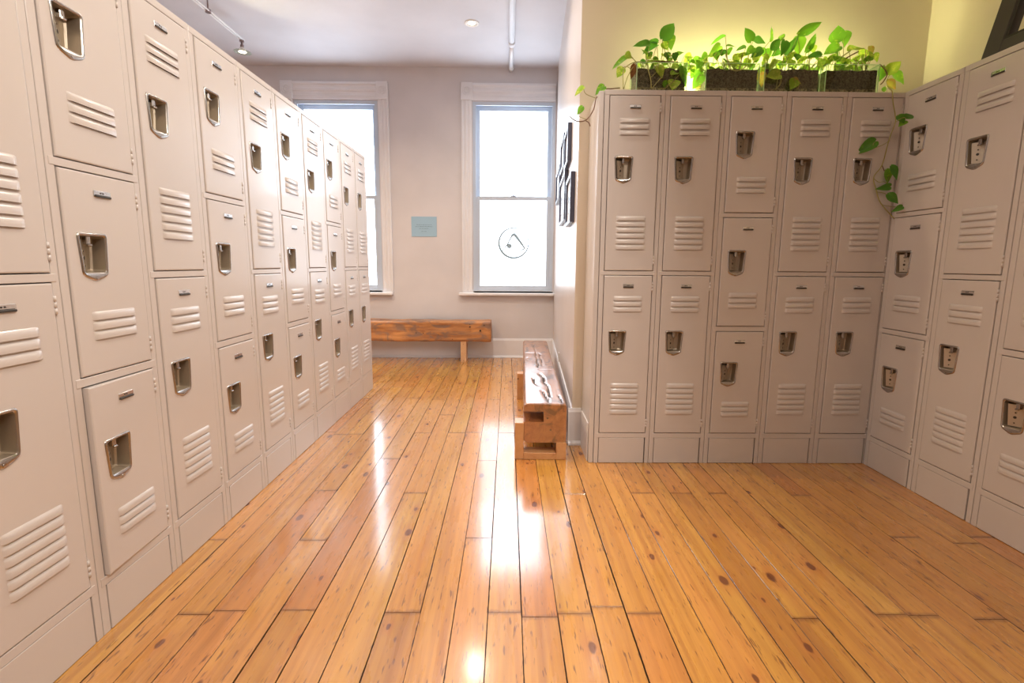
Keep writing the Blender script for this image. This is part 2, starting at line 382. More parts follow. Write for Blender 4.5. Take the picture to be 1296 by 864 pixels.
# ------------------------------------------------------------------ windows
def window(name, x0, x1, cut=None, logo=False):
    root = struct(obj(name, None, None, ((x0+x1)/2, YW, 0)), 'white double-hung window with frosted panes' + (' and a round emblem' if logo else ' behind the lockers'))
    hw = (x1-x0)/2; cw = .125; lim = hw+cw if cut is None else cut-(x0+x1)/2
    T = M_TRIM
    def casing(nm, z0, z1, xo, xi, vertical=True):
        # fluted casing: raised outer bead, two coves, inner bead
        prof = [(0, .0), (0, .026), (.14, .030), (.20, .020), (.34, .020), (.40, .026), (.52, .026), (.58, .018), (.74, .018), (.80, .023), (1, .021), (1, 0)]
        b = MB()
        if vertical: L = [[(xo+(xi-xo)*u, -v, z) for u, v in prof] for z in (z0, z1)]
        else: L = [[(x, -v, z0+(z1-z0)*(1-u)) for u, v in prof] for x in (xo, xi)]
        b.loft(L, 0, cap0=True, cap1=True); return b.build(nm, T, root)
    casing('casing_side', WZ0, WZ1+.012, -hw-cw, -hw-.012)
    if cut is None: casing('casing_side', WZ0, WZ1+.012, hw+cw, hw+.012)
    casing('casing_head', WZ1+.012, WZ1+.19, -hw-.0, min(hw+.0, lim), False)
    for sx in (-1, 1):
        if sx > 0 and cut is not None: continue
        b = MB(); xc = sx*(hw+cw/2)
        b.bbox((xc-cw/2-.004, -.034, WZ1+.012), (xc+cw/2+.001, 0, WZ1+.196), .004)
        for r0, r1 in ((.046, .036), (.026, .016)):
            prof = [(r0, 0), (r0, .003), ((r0+r1)/2, .006), (r1, .003), (r1, 0)]
            b.loft([[(xc+r*math.cos(t*math.pi/10), -.034-z, WZ1+.104+r*math.sin(t*math.pi/10)) for t in range(20)] for r, z in prof], 0, True)
        b.build('corner_block', T, root)
    # stool (sill) and jambs
    b = MB(); b.bbox((-hw-cw-.04, -.075, WZ0-.05), (min(hw+cw+.04, lim), 0, WZ0-.018), .006); b.box((-hw+.001, -.02, WZ0-.018), (hw-.001, .15, WZ0+.004)); b.box((-hw-cw, -.02, WZ0-.018), (min(hw+cw, lim), 0, WZ0))
    b.build('window_sill', T, root)
    b = MB(); jd = .15
    for sx in (-1, 1):
        xa, xb = sorted((sx*hw, sx*(hw-.02))); b.box((xa, -.004, WZ0), (xb, jd, WZ1))
        xa, xb = sorted((sx*(hw-.02), sx*(hw-.034))); b.box((xa, .004, WZ0), (xb, .022, WZ1)); b.box((xa, .062, WZ0), (xb, .072, WZ1))
    b.box((-hw+.02, -.004, WZ1-.02), (hw-.02, jd, WZ1)); b.box((-hw+.034, .004, WZ1-.034), (hw-.034, .022, WZ1-.02))
    b.build('jamb', M_SASH, root)
    gx = .383; mid = 1.842
    def sash(nm, y0, z0, z1, bot, top, pm=M_PANE):
        b = MB(); xo = hw-.021
        b.bbox((-xo, y0, z0), (-gx, y0+.035, z1), .003); b.bbox((gx, y0, z0), (xo, y0+.035, z1), .003)
        b.bbox((-gx-.001, y0+.001, z0), (gx+.001, y0+.034, z0+bot), .003); b.bbox((-gx-.001, y0+.001, z1-top), (gx+.001, y0+.034, z1), .003)
        s = b.build(nm, M_SASH, root)
        b = MB(); b.box((-gx-.005, y0+.015, z0+bot-.005), (gx+.005, y0+.020, z1-top+.005)); b.build('pane', pm, s)
        return s
    sash('upper_sash', .074, mid-.018, WZ1-.021, .04, .05)
    lo = sash('lower_sash', .024, WZ0+.0042, mid+.028, .058, .044, M_PANE_DIM if logo else M_PANE)
    b = MB(); b.bbox((-.03, .012, mid+.028), (.03, .05, mid+.036), .002); b.cyl((0, .03, mid+.036), (0, .03, mid+.05), .012, .009); b.bbox((-.008, .006, mid+.04), (.03, .016, mid+.048), .002)
    b.build('sash_lock', M_SASH, root)
    if logo:
        b = MB(); k = .00114; y = .0375; cx = .065-(x0+x1)/2; cz = 1.344
        P = lambda X, Z: (cx+(X-396)*k, y, cz-(Z-368)*k)
        n = 72; A0, A1 = math.radians(76), math.radians(22+360)
        ri, ro = [], []
        for i in range(n+1):
            t = i/n; a = A0+(A1-A0)*t; w = 9+12*math.sin(math.pi*t)**1.4
            ro.append((396+158*math.cos(a), 368-158*math.sin(a))); ri.append((396+(158-w)*math.cos(a), 368-(158-w)*math.sin(a)))
        def strip(o_, i_):
            nn = len(o_); vs = []
            for yy in (0, .0012): vs += [(P(*q)[0], y-yy, P(*q)[2]) for q in o_+i_]
            f = []
            for i in range(nn-1):
                f.append((2*nn+i, 2*nn+i+1, 3*nn+i+1, 3*nn+i)); f.append((i, nn+i, nn+i+1, i+1))
                f.append((i, i+1, 2*nn+i+1, 2*nn+i)); f.append((nn+i, 3*nn+i, 3*nn+i+1, nn+i+1))
            b.add(vs, f)
        strip(ro, ri)
        path = [(280,447,8),(305,418,10),(330,386,11),(350,348,12),(368,313,14),(384,286,22),(400,279,30),(418,296,29),(442,326,25),(468,360,21),(488,388,18),(503,409,17),(503,424,15),(488,434,13),(466,436,9)]
        L, R2 = [], []
        for i, (x, z, w) in enumerate(path):
            pa = path[max(0, i-1)]; pb = path[min(len(path)-1, i+1)]; dx, dz = pb[0]-pa[0], pb[1]-pa[1]; l = math.hypot(dx, dz)
            L.append((x-dz/l*w/2, z+dx/l*w/2)); R2.append((x+dz/l*w/2, z-dx/l*w/2))
        strip(L, R2)
        c0 = P(353, 396); b.cyl((c0[0], y, c0[2]), (c0[0], y-.0012, c0[2]), 25*k, n=24, smooth=False)
        b.build('emblem', M_LOGO, lo)
    return root
window('window_1', *WIN[0])
window('window_2', *WIN[1], cut=.5385, logo=True)

# ------------------------------------------------------------------ lockers
LW, LH, LD = .3095, 1.98, .275
DX0, DW = .0285, .2555                     # door left edge, width
ST = .0268                                 # stile width
TIER2 = [(.178, 1.047), (1.0745, 1.952)]; TIER3 = [(.178, .749), (.780, 1.352), (1.3795, 1.952)]
def frame_mesh(tiers, nm):
    b = MB()
    b.bbox((.0010, 0, 0), (.0254, .018, LH), .0012); b.bbox((LW-.0224, 0, 0), (LW-.0010, .018, LH), .0012)
    b.bbox((.0010, -.0012, 1.9552), (LW-.0010, .018, LH), .0015)
    b.bbox((.010, -.0014, .148), (LW-.010, .016, .1746), .001)
    for (a, c), (d, e) in zip(tiers[:-1], tiers[1:]): b.bbox((.009, -.0016, c+.0032), (LW-.009, .016, d-.0032), .0012)
    b.box((.0006, .017, 0), (.0022, LD, LH)); b.box((LW-.0022, .017, 0), (LW-.0006, LD, LH))
    b.box((.0006, LD-.002, 0), (LW-.0006, LD, LH)); b.box((.001, .017, LH-.003), (LW-.001, LD, LH-.0005)); b.box((.001, .017, .14), (LW-.001, LD, .145))
    for (a, c), (d, e) in zip(tiers[:-1], tiers[1:]): b.box((.001, .016, c+.012), (LW-.001, LD, c+.015))
    return b.mesh(nm, M_LOCK)
b = MB(); b.bbox((.0282, -.0014, .0015), (LW-.0282, .012, .1465), .0014); ME_BASE = b.mesh('base_panel', M_LOCK)
ME_FR = {2: frame_mesh(TIER2, 'frame_two'), 3: frame_mesh(TIER3, 'frame_three')}
HX = DX0+DW                                # hinge line in locker coordinates
def cup_loop(ins, y, tabd, top):
    # rounded trapezoid with a pointed lower edge, in door coordinates (x from hinge, negative to the left)
    c = .108-HX
    pts = [(-.050+ins, 0-ins, .012), (.050-ins, 0-ins, .012), (.042-ins*.9, -.122+ins, .012), (0, -.122+ins-tabd, .012), (-.042+ins*.9, -.122+ins, .012)]
    L = []
    for i, (x, z, r) in enumerate(pts):
        px, pz, _ = pts[i-1]; nx, nz, _ = pts[(i+1) % 5]
        r = max(.003, r-ins*.5)
        d0 = Vector((px-x, pz-z)).normalized(); d1 = Vector((nx-x, nz-z)).normalized()
        for k in range(4):
            t = k/3; p = (Vector((x, z))+d0*r)*(1-t)**2+Vector((x, z))*2*t*(1-t)+(Vector((x, z))+d1*r)*t*t
            L.append((c+p.x, y, top+p.y))
    return L
def rim_mesh(top):
    b = MB(); b.loft([cup_loop(0, -.0035, .018, top), cup_loop(.0012, -.0062, .017, top), cup_loop(.0035, -.0078, .014, top), cup_loop(.006, -.0072, .004, top), cup_loop(.0085, -.0042, .001, top)], 0, True)
    c = .108-HX; b.cyl((c, -.0062, top-.1285), (c, -.0092, top-.1285), .0034, n=10)
    return b.mesh('handle_rim', M_CHROME)
def pocket_mesh(top):
    b = MB(); b.loft([cup_loop(.0083, -.0046, .001, top), cup_loop(.010, .006, .001, top), cup_loop(.013, .030, .001, top), cup_loop(.018, .034, .0, top)], 0, False, cap1=True)
    return b.mesh('handle_pocket', M_NICKEL)
def latch_mesh(top):
    b = MB(); c = .108-HX
    p0 = Vector((c-.034, .004, 0)); p1 = Vector((c+.010, .0275, 0)); d = (p1-p0); n = Vector((d.y, -d.x, 0)).normalized()
    z0, z1 = top-.108, top-.020
    vs = []
    for o in (0, .0025): vs += [p0-n*o+Vector((.006,.004,z0)), p1-n*o+Vector((0,0,z0)), p1-n*o+Vector((0,0,z1)), p0-n*o+Vector((0,0,z1-.0))]
    b.add(vs, [(0,1,2,3),(7,6,5,4),(0,4,5,1),(1,5,6,2),(2,6,7,3),(3,7,4,0)])
    for t, z, r in ((.50, -.052, .003), (.50, -.071, .0055), (.50, -.094, .0028)):
        q = p0+d*t+Vector((0,0,top+z)); b.cyl(q-n*.001, q+n*.0012, r*1.5, n=10, smooth=False); b.cyl(q+n*.0010, q+n*.0016, r, n=10, mi=1, smooth=False)
    return b.mesh('latch_plate', [M_PLATE, M_HOLE])
def lift_mesh(top):
    b = MB(); c = .108-HX
    b.bbox((c-.007, .006, top-.034), (c+.007, .020, top-.008), .002); b.bbox((c-.007, .001, top-.038), (c+.007, .010, top-.031), .002)
    return b.mesh('finger_lift', M_CHROME)
def louver_zs(nt, h):
    return [h-.108-.0298*i for i in range(3)]+[.283-.0298*i for i in range(6)] if nt == 2 else [.180-.0285*i for i in range(3)]
def door_mesh(h, top, nm, nt):
    # folded sheet: rounded edge, front skin with a pocket hole and a slot behind every louver
    b = MB()
    R0 = lambda i, y: [(-DW+i, y, i), (-i, y, i), (-i, y, h-i), (-DW+i, y, h-i)]
    b.loft([R0(0, .014), R0(0, -.0006), R0(.0012, -.0026), R0(.004, -.0036)], 0)
    c = .108-HX
    holes = [(c-.0412, c+.0412, top-.113, top-.0052)]+[(.080-HX+.014, .080-HX+.141, z-.0232, z-.011) for z in louver_zs(nt, h)]
    X = sorted({-DW+.004, -.004}|{v for q in holes for v in q[:2]}); Z = sorted({.004, h-.004}|{v for q in holes for v in q[2:]})
    vs = [(x, -.0036, z) for z in Z for x in X]; n = len(X); f = []
    for iz in range(len(Z)-1):
        for ix in range(n-1):
            mx, mz = (X[ix]+X[ix+1])/2, (Z[iz]+Z[iz+1])/2
            if any(q[0] < mx < q[1] and q[2] < mz < q[3] for q in holes): continue
            a = iz*n+ix; f.append((a, a+1, a+n+1, a+n))
    b.add(vs, f)
    return b.mesh(nm, M_LOCK)
def louver_mesh():
    # pressed hood, flush at the top and open below; origin at its top left, hangs 24 mm
    w, hh, d = .155, .0245, .0062; b = MB()
    prof = [(0, .000), (-.0035, .0035), (-.010, .0068), (-.0185, d), (-.0235, d)]
    n = 5; us = [0, .006, .014, w-.014, w-.006, w]; sc = [.0, .62, 1, 1, .62, .0]
    L = [[(u, -.0034-v*s, z) for (z, v) in prof] for u, s in zip(us, sc)]
    b.loft(L, 0, True, closed=False)
    # underside lip and cavity
    I = [[(u, -.0034-max(0, v*s-.0012), z) for (z, v) in prof] for u, s in zip(us, sc)]
    for i in range(len(us)-1): b.add([L[i][-1], L[i+1][-1], I[i+1][-1], I[i][-1]], [(0,1,2,3)])
    b.loft(I, 0, True, closed=False)
    return b.mesh('louver', M_LOCK, fix=False)
ME_LOUV = louver_mesh()
b = MB()
b.bbox((0, -.0052, 0), (.058, -.0034, .019), .0008, 0); b.bbox((.002, -.0095, .0), (.056, -.0045, .0062), .0015, 1); b.bbox((.004, -.0058, .0055), (.054, -.0050, .0078), .0003, 1)
b.bbox((.0, -.0052, .017), (.058, -.0034, .019), .0008, 0); b.bbox((.021, -.0056, .0105), (.026, -.0051, .0145), .0001, 1); b.bbox((.029, -.0056, .0105), (.034, -.0051, .0145), .0001, 1)
ME_NUM = b.mesh('number_plate', [M_NUM, M_DARKM])
b = MB()
for i in range(3): b.cyl((0, 0, i*.0165), (0, 0, i*.0165+.0155), .0038, n=8)
b.box((-.004, .001, 0), (.006, .0035, .049)); ME_HINGE = b.mesh('hinge', M_LOCK)
DM = {}
for nt, tiers in ((2, TIER2), (3, TIER3)):
    for k, (z0, z1) in enumerate(tiers):
        h = z1-z0; top = h-(.294 if nt == 2 else .167)
        DM[(nt, k)] = (door_mesh(h, top, 'door_%d_%d' % (nt, k), nt), rim_mesh(top), pocket_mesh(top), latch_mesh(top), lift_mesh(top), h, z0)
def locker(name, nt, loc, rz, label, group, sx=1.0, ajar=None):
    t = thing(name, label, 'locker', loc, rz, group); t.scale = (sx, 1, 1)
    obj('frame', ME_FR[nt], t); obj('base_panel', ME_BASE, t)
    for k in range(nt):
        me, rim, pk, lp, lf, h, z0 = DM[(nt, k)]
        a = ajar[1] if ajar and ajar[0] == k else 0
        d = obj('door', me, t, (HX, 0, z0), (0, 0, a))
        obj('handle_rim', rim, d); obj('handle_pocket', pk, d); obj('latch_plate', lp, d); obj('finger_lift', lf, d)
        obj('number_plate', ME_NUM, d, (.129-HX, 0, h-.064))
        for zz in (.03, h-.082): obj('hinge', ME_HINGE, d, (.0022, -.0022, zz))
        zs = louver_zs(nt, h)
        for z in zs: obj('louver', ME_LOUV, d, (.080-HX, 0, z))
    return t
XL, YL0, PL = -1.196, 1.272, .3135
ORD = ['nearest the camera', 'second from the camera', 'third from the camera', 'fourth from the camera', 'fifth from the camera', 'sixth from the camera', 'seventh from the camera', 'eighth from the camera', 'ninth from the camera', 'at the far end']
LT = [2, 3, 2, 3, 2, 3, 2, 3, 2, 2]
for i, nt in enumerate(LT):
    locker('locker', nt, (XL, YL0+(i-1)*PL, 0), math.pi/2, '%s-door beige steel locker column in the left row, %s' % ('two' if nt == 2 else 'three', ORD[i]), 'lockers in the left row', PL/LW, ajar=(0, math.radians(2.6)) if i == 1 else None)
XB, YB = .4851, 2.515
OB = ['leftmost in the row below the potted vines', 'second from left in the row below the potted vines', 'in the middle of the row below the potted vines', 'fourth from left in the row below the potted vines', 'in the corner behind the hanging vine']
for i, nt in enumerate([2, 2, 3, 2, 2]):
    locker('locker', nt, (XB+i*LW, YB, 0), 0, '%s-door beige steel locker column %s' % ('two' if nt == 2 else 'three', OB[i]), 'lockers below the plants')
XR = 2.0135; YR = [2.5115, 2.197, 1.8905]
ORr = ['beside the corner with the hanging vine', 'second from the corner', 'cut by the right picture edge']
for i, nt in enumerate([3, 2, 3]):
    locker('locker', nt, (XR, YR[i], 0), -math.pi/2, '%s-door beige steel locker column in the right row, %s' % ('two' if nt == 2 else 'three', ORr[i]), 'lockers in the right row', (.314 if i == 0 else .306)/LW)
# finished end panel with a base board of its own
t = thing('locker_end_panel', 'tall beige end panel closing the left side of the locker row under the plants', 'panel', (.458, 2.517, 0))
b = MB(); b.bbox((0, 0, 0), (.0255, .278, 1.975), .002); b.build('panel_board', M_LOCK, t)
b = MB(); b.bbox((-.007, .022, .0), (-.0003, .250, .225), .002); b.build('base_board', M_TRIM, t)

# ------------------------------------------------------------------ timber benches
def seg_d(p, a, c):
    ax, ay = a; bx, by = c; px, py = p; dx, dy = bx-ax, by-ay; t = max(0, min(1, ((px-ax)*dx+(py-ay)*dy)/(dx*dx+dy*dy)))
    return math.hypot(px-ax-t*dx, py-ay-t*dy)
def timber(name, mt, L, w, z0, z1, axis, nl, cracks=(), parent=None, rough=.006, seed=0, kerfs=(), rc=.018):
    # squared log, rounded edges, wandering faces, splits along the top
    h = z1-z0; per = []
    nx, nz = 26, 14
    def arc(cx, cz, a0): return [(cx+rc*math.cos(a0+i*math.pi/8), cz+rc*math.sin(a0+i*math.pi/8)) for i in range(1, 4)]
    per += [(rc+(w-2*rc)*i/nx, 0) for i in range(nx+1)]+arc(w-rc, rc, -math.pi/2)+[(w, rc+(h-2*rc)*i/nz) for i in range(nz+1)]+arc(w-rc, h-rc, 0)
    per += [(w-rc-(w-2*rc)*i/nx, h) for i in range(nx+1)]+arc(rc, h-rc, math.pi/2)+[(0, h-rc-(h-2*rc)*i/nz) for i in range(nz+1)]+arc(rc, rc, math.pi)
    loops = []; deep = []
    for j in range(nl+1):
        v = L*j/nl; lp = []; dl = []
        for u, z in per:
            cx, cz = u-w/2, z-h/2; r = math.hypot(cx, cz)
            P = Vector((u*3+seed, v*1.6, z*3)); Q = Vector((u*14+seed, v*6, z*14))
            d = noise.noise(P)*rough+noise.noise(Q)*rough*.35
            e = min(v, L-v)
            if e < .006: d -= .004
            uu, zz = u+cx/r*d, z+cz/r*d; dep = 0
            if z > h-.004:
                for (ua, va, ub, vb, wd, dp) in cracks:
                    dist = seg_d((u+noise.noise(Vector((v*9, u*9, seed)))*.012, v), (ua*w, va), (ub*w, vb))
                    if dist < wd: zz -= dp*(1-dist/wd); dep = max(dep, 1-dist/wd)
                for (ua, ub, vk) in kerfs:
                    if abs(v-vk) < L/nl*.6 and ua*w <= u <= ub*w: zz -= .004
            vv = v+(noise.noise(Vector((u*8, z*8, seed+3)))*.003 if e < 1e-6 else 0)
            p = (uu, vv, z0+zz) if axis == 1 else (vv, uu, z0+zz)
            lp.append(p); dl.append(dep)
        loops.append(lp); deep.append(dl)
    b = MB(); b.loft(loops, 0, True); npr = len(per)
    for fi in range(len(b.f)):
        a, i = divmod(fi, npr)
        if (deep[a][i]+deep[a][(i+1) % npr]+deep[a+1][i]+deep[a+1][(i+1) % npr])/4 > .52: b.m[fi] = 1
    for lp in (loops[0], loops[-1]):
        c = [sum(p[i] for p in lp)/len(lp) for i in range(3)]; n = len(lp); mid = [tuple(c[i]+(p[i]-c[i])*.5 for i in range(3)) for p in lp]
        b.add(lp+mid+[tuple(c)], [(i, (i+1) % n, n+(i+1) % n, n+i) for i in range(n)]+[(n+i, n+(i+1) % n, 2*n) for i in range(n)], 0)
    return b.build(name, [mt, M_CRACK], parent)
# near bench, parallel to the partition
y0 = 2.560
t = thing('timber_bench', 'varnished squared timber bench along the partition wall, shining with window light', 'bench', (.094, y0, 0), -math.radians(1.75))
Y = lambda y: y-y0
cr = [(.39, Y(4.62), .46, Y(4.14), .010, .009), (.46, Y(4.14), .47, Y(3.5), .011, .010), (.60, Y(4.05), .62, Y(3.56), .010, .008), (.27, Y(3.16), .36, Y(2.95), .012, .010), (.50, Y(3.3), .55, Y(3.1), .016, .012), (.55, Y(3.1), .63, Y(2.88), .014, .010), (.63, Y(2.88), .62, Y(2.70), .012, .010), (.48, Y(2.83), .58, Y(2.6), .014, .012), (.86, Y(2.75), .90, Y(2.60), .012, .008), (.12, Y(3.9), .14, Y(3.75), .008, .006)]
beam = timber('seat_beam', M_BEAM_N, 2.22, .243, .098, .328, 1, 170, [c[:4]+(c[4]*.8, c[5]) for c in cr], t, .005, 2.0, [(0, .6, Y(4.1)), (.45, 1.0, Y(3.42))], rc=.022)
# lap notch in the near end, cut with a boolean and baked
b = MB(); b.box((-.03, -.03, .222), (.112, .17, .283)); cut = b.build('notch_cutter', M_BEAM_N, t)
md = beam.modifiers.new('notch', 'BOOLEAN'); md.operation = 'DIFFERENCE'; md.object = cut; md.solver = 'EXACT'
bpy.context.view_layer.update(); dg = bpy.context.evaluated_depsgraph_get()
nm = bpy.data.meshes.new_from_object(beam.evaluated_get(dg)); beam.modifiers.clear(); beam.data = nm
bpy.data.objects.remove(cut)
for v0 in (.0, 1.205):
    b = MB(); b.bbox((-.050, v0, 0), (.001, v0+.09, .215), .002); b.build('upright', M_LEG2, t)
    b = MB(); b.bbox((.186, v0, .0), (.243, v0+.09, .104), .002); b.build('upright', M_LEG2, t)
    b = MB(); b.bbox((.0012, v0, 0), (.1858, v0+.09, .040), .002); b.build('foot_rail', M_LEG2, t)
# far bench along the back wall
t = thing('timber_bench', 'rough hewn timber bench under the windows on the back wall', 'bench', (-3.05, 5.225, 0))
timber('seat_beam', M_BEAM_F, 2.865, .235, .232, .472, 0, 110, [(.2, .3, .3, 1.2, .010, .008), (.5, 1.5, .6, 2.3, .010, .008)], t, .018, 9.0, rc=.03)
b = MB()
for (u, z, r) in ((2.745, .362, .010), (2.63, .405, .007)): b.cyl((u, -.012, z), (u, .03, z), r, n=14)
b.build('bolt_hole_plug', M_HOLE, t)  # solid dark plugs stand in for the shaded holes
for xx in (.35, 1.25, 2.522):
    b = MB(); b.bbox((xx, .012, 0), (xx+.062, .20, .238), .002); l = b.build('leg', M_LEG, t)
    b = MB()
    for z in (.018, .205): b.cyl((xx+.031, .0135, z), (xx+.031, .009, z), .005, n=10)
    b.build('screw_plug', M_BEAM_F, l)

# ------------------------------------------------------------------ wall things
t = thing('wall_sign', 'small pale blue card with printed lines between the two windows', 'sign', (-.9625, YW, 1.5215))
b = MB(); b.bbox((-.1445, -.006, -.1125), (.1445, -.0005, .1125), .001); card = b.build('card', M_SIGN, t)
rr = random.Random(3)
for z, hw in ((.018, .085), (-.002, .098), (-.024, .052), (-.056, .030)):
    b = MB(); x = -hw
    while x < hw-.006:
        w = min(rr.uniform(.012, .03), hw-x); u = x
        while u < x+w-.002:
            hh = rr.choice((.004, .004, .006)); b.box((u, -.0072, z), (u+.0024, -.006, z+hh)); u += .0042
        x += w+.006
    b.build('print_line', M_INK, t)

pd = (PB-PA); plen = pd.length; pdir = pd.normalized(); pang = math.atan2(pdir.y, pdir.x)
def picture(y0, y1, z0, z1, label):
    # hung on the partition: local x runs along the wall towards the camera, local -y out of the wall
    p = PA+pdir*((y1-PA.y)/pdir.y); w = (y1-y0)/pdir.y; h = z1-z0
    t = thing('picture_frame', label, 'picture', (p.x, p.y, z0), pang+math.pi, 'framed pictures on the partition')
    fw, d = .024, .028; b = MB()
    s = -1      # local +y points into the wall side after the turn
    b.bbox((0, -d, 0), (fw, -.001, h), .002); b.bbox((w-fw, -d, 0), (w, -.001, h), .002); b.bbox((fw, -d, 0), (w-fw, -.001, fw), .002); b.bbox((fw, -d, h-fw), (w-fw, -.001, h), .002)
    b.build('frame', M_FRAMEB, t)
    m_ = .055; b = MB(); b.box((fw, -.014, fw), (w-fw, -.010, h-fw)); b.build('mat_board', M_MAT, t)
    b = MB(); b.box((fw+m_, -.0152, fw+m_), (w-fw-m_, -.014, h-fw-m_)); b.build('print', M_PHOTO, t)
picture(3.31, 3.69, 1.80, 2.05, 'dark framed picture, upper one nearer the yellow nook')
picture(3.78, 4.20, 1.86, 2.11, 'dark framed picture, upper one nearer the window')
picture(2.97, 3.40, 1.365, 1.67, 'dark framed picture, lower one nearest the locker row')
picture(3.56, 4.22, 1.435, 1.79, 'wide dark framed picture in the middle of the lower row')
picture(4.35, 4.93, 1.70, 1.99, 'dark framed picture nearest the emblem window')
p = PA+pdir*((4.25-PA.y)/pdir.y)
t = thing('wall_outlet', 'white electrical outlet low on the partition beside the bench', 'outlet', (p.x, p.y, .19), pang+math.pi)
b = MB(); b.bbox((0, -.007, 0), (.075, -.0005, .12), .002); b.build('cover_plate', M_WHITEP, t)
for z in (.03, .075):
    b = MB(); b.bbox((.022, -.010, z-.012), (.053, -.0071, z+.014), .002); b.build('socket', M_WHITEP, t)

# leaning mirror on the right row
ang = math.atan2(.055, .235); t = thing('leaning_mirror', 'mirror in a dark grey frame leaning on top of the right lockers', 'mirror', (2.088, 2.217, LH+.009))
t.rotation_euler = (0, ang, 0)
mw, mh, fw = .62, .93, .078; b = MB()
b.bbox((-.0, -fw, 0), (.03, 0, mh), .003); b.bbox((0, -mw, 0), (.03, -mw+fw, mh), .003); b.bbox((0, -mw+fw, 0), (.03, -fw, fw), .003); b.bbox((0, -mw+fw, mh-fw), (.03, -fw, mh), .003)
b.build('frame', M_MIRF, t)
b = MB(); e = .012
b.box((.004, -fw-e, fw), (.028, -fw-.0002, mh-fw)); b.box((.004, -mw+fw+.0002, fw), (.028, -mw+fw+e, mh-fw)); b.box((.004, -mw+fw+e, fw+.0002), (.028, -fw-e, fw+e)); b.box((.004, -mw+fw+e, mh-fw-e), (.028, -fw-e, mh-fw-.0002))
b.build('inner_lip', M_MIRE, t)
b = MB(); b.box((.022, -mw+fw, fw), (.027, -fw, mh-fw)); b.build('mirror_glass', M_MIRROR, t)

# ------------------------------------------------------------------ ceiling things
def light(name, ty, parent, loc, energy, col, size=.1, rot=(0,0,0), spread=None, spot=None):
    d = bpy.data.lights.new(name, ty); d.energy = energy; d.color = col
    if ty == 'AREA':
        d.shape = 'DISK'; d.size = size
        if spread: d.spread = spread
    else: d.shadow_soft_size = size
    if spot: d.spot_size, d.spot_blend = spot
    o = bpy.data.objects.new(name, d); COL.objects.link(o); o.parent = parent; o.location = loc; o.rotation_euler = rot
    return o
def downlight(x, y, label, e, col=WARM):
    t = thing('recessed_downlight', label, 'ceiling light', (x, y, ZC), 0, 'recessed ceiling lights')
    b = MB(); b.lathe([(.066, -.0005), (.066, -.004), (.058, -.008), (.046, -.007), (.043, -.003)]); b.build('trim_ring', M_WHITEP, t)
    b = MB(); b.lathe([(.0, -.0065), (.018, -.006), (.030, -.004), (.034, -.0015), (.034, -.0005)]); b.build('lamp_lens', M_BULB, t)
    light('lamp', 'AREA', t, (0, 0, -.012), e, col, .07, spread=math.radians(150))
downlight(-.335, 4.55, 'small round recessed ceiling light near the window wall, switched on', 3.5, HALO)
downlight(-.335, 3.5, 'added unseen ceiling light above the middle of the aisle, brightening the far floor', 20, HALO)  # out of view, added to brighten the far floor
downlight(-.335, 2.2, 'added unseen ceiling light above the aisle between locker row and bench', 13, HALO)  # out of view, added as fill for the aisle
downlight(.1, .1, 'added unseen ceiling light above the camera position', 14, HALO)  # out of view, added as fill around the camera
downlight(-.2, -1.6, 'added unseen ceiling light at the back of the room behind the camera', 12, HALO)  # out of view, added as fill from behind the camera
downlight(1.25, .55, 'recessed ceiling light above the nook floor', 3, (1.0, .66, .36))
# pipe on the ceiling
t = thing('ceiling_pipe', 'thin white pipe running along the ceiling to the window wall', 'pipe', (.026, 0, ZC-.030))
b = MB(); b.cyl((0, 4.86, 0), (-.004, YW-.001, 0), .020, n=14); b.build('pipe_run', M_TRIM, t)
b = MB(); b.cyl((.004, .4, .004), (0, 4.86, 0), .025, n=14); b.build('pipe_run', M_TRIM, t)
b = MB(); b.cyl((0, 4.82, 0), (0, 4.89, 0), .030, n=16); b.cyl((0, 5.40, 0), (0, 5.46, 0), .026, n=16); b.build('coupling', M_TRIM, t)
b = MB()
for yy in (3.2, 4.3, 5.2): b.box((-.006, yy, 0), (.006, yy+.02, .0295)); 
b.build('hanger', M_TRIM, t)
# suspended rail with a spot
RXX, RZ = -2.42, 3.10
t = thing('light_rail', 'thin pale track rail hung under the ceiling above the left lockers', 'light rail', (RXX, 0, RZ))
b = MB(); b.bbox((-.018, .2, -.006), (-.008, 4.62, .006), .002); b.bbox((.008, .2, -.006), (.018, 4.62, .006), .002); b.build('rail', M_TRIM, t)
for yy in (1.2, 2.6, 4.12):
    b = MB(); b.cyl((0, yy, .0), (0, yy, ZC-RZ-.0005), .006, n=10); b.cyl((0, yy-.0, -.010), (0, yy, .012), .022, n=14); b.build('standoff', M_STEEL, t)
def spot(y, label, e, aim, RXX=RXX, cone=150, col=WARM):
    t = thing('track_spot', label, 'spotlight', (RXX, y, RZ-.008), 0, 'spots on the hung rail')
    b = MB(); b.cyl((0, 0, -.0), (0, 0, -.014), .020, n=14); b.cyl((0, 0, -.014), (0, 0, -.038), .009, n=12); b.cyl((0, 0, -.038), (0, 0, -.056), .016, n=12); b.build('stem', M_STEEL, t)
    b = MB(); b.lathe([(.010, -.056), (.018, -.062), (.030, -.085), (.033, -.098)], n=20); b.build('reflector', M_WHITEP, t)
    b = MB(); b.lathe([(0, -.104), (.016, -.1035), (.028, -.100), (.032, -.097)], n=20); b.build('lamp_lens', M_BULB, t)
    b = MB(); b.lathe([(.030, -.082), (.050, -.090), (.072, -.098), (.072, -.1005), (.050, -.0925), (.030, -.0845)], n=28); b.build('glass_shade', M_SHADE, t)
    o = light('lamp', 'SPOT', t, (0, 0, -.115), e, col, .03, spot=(math.radians(cone), .6))
    d = Vector(aim)-Vector((RXX, y, RZ-.12)); o.rotation_euler = d.to_track_quat('-Z', 'Y').to_euler()
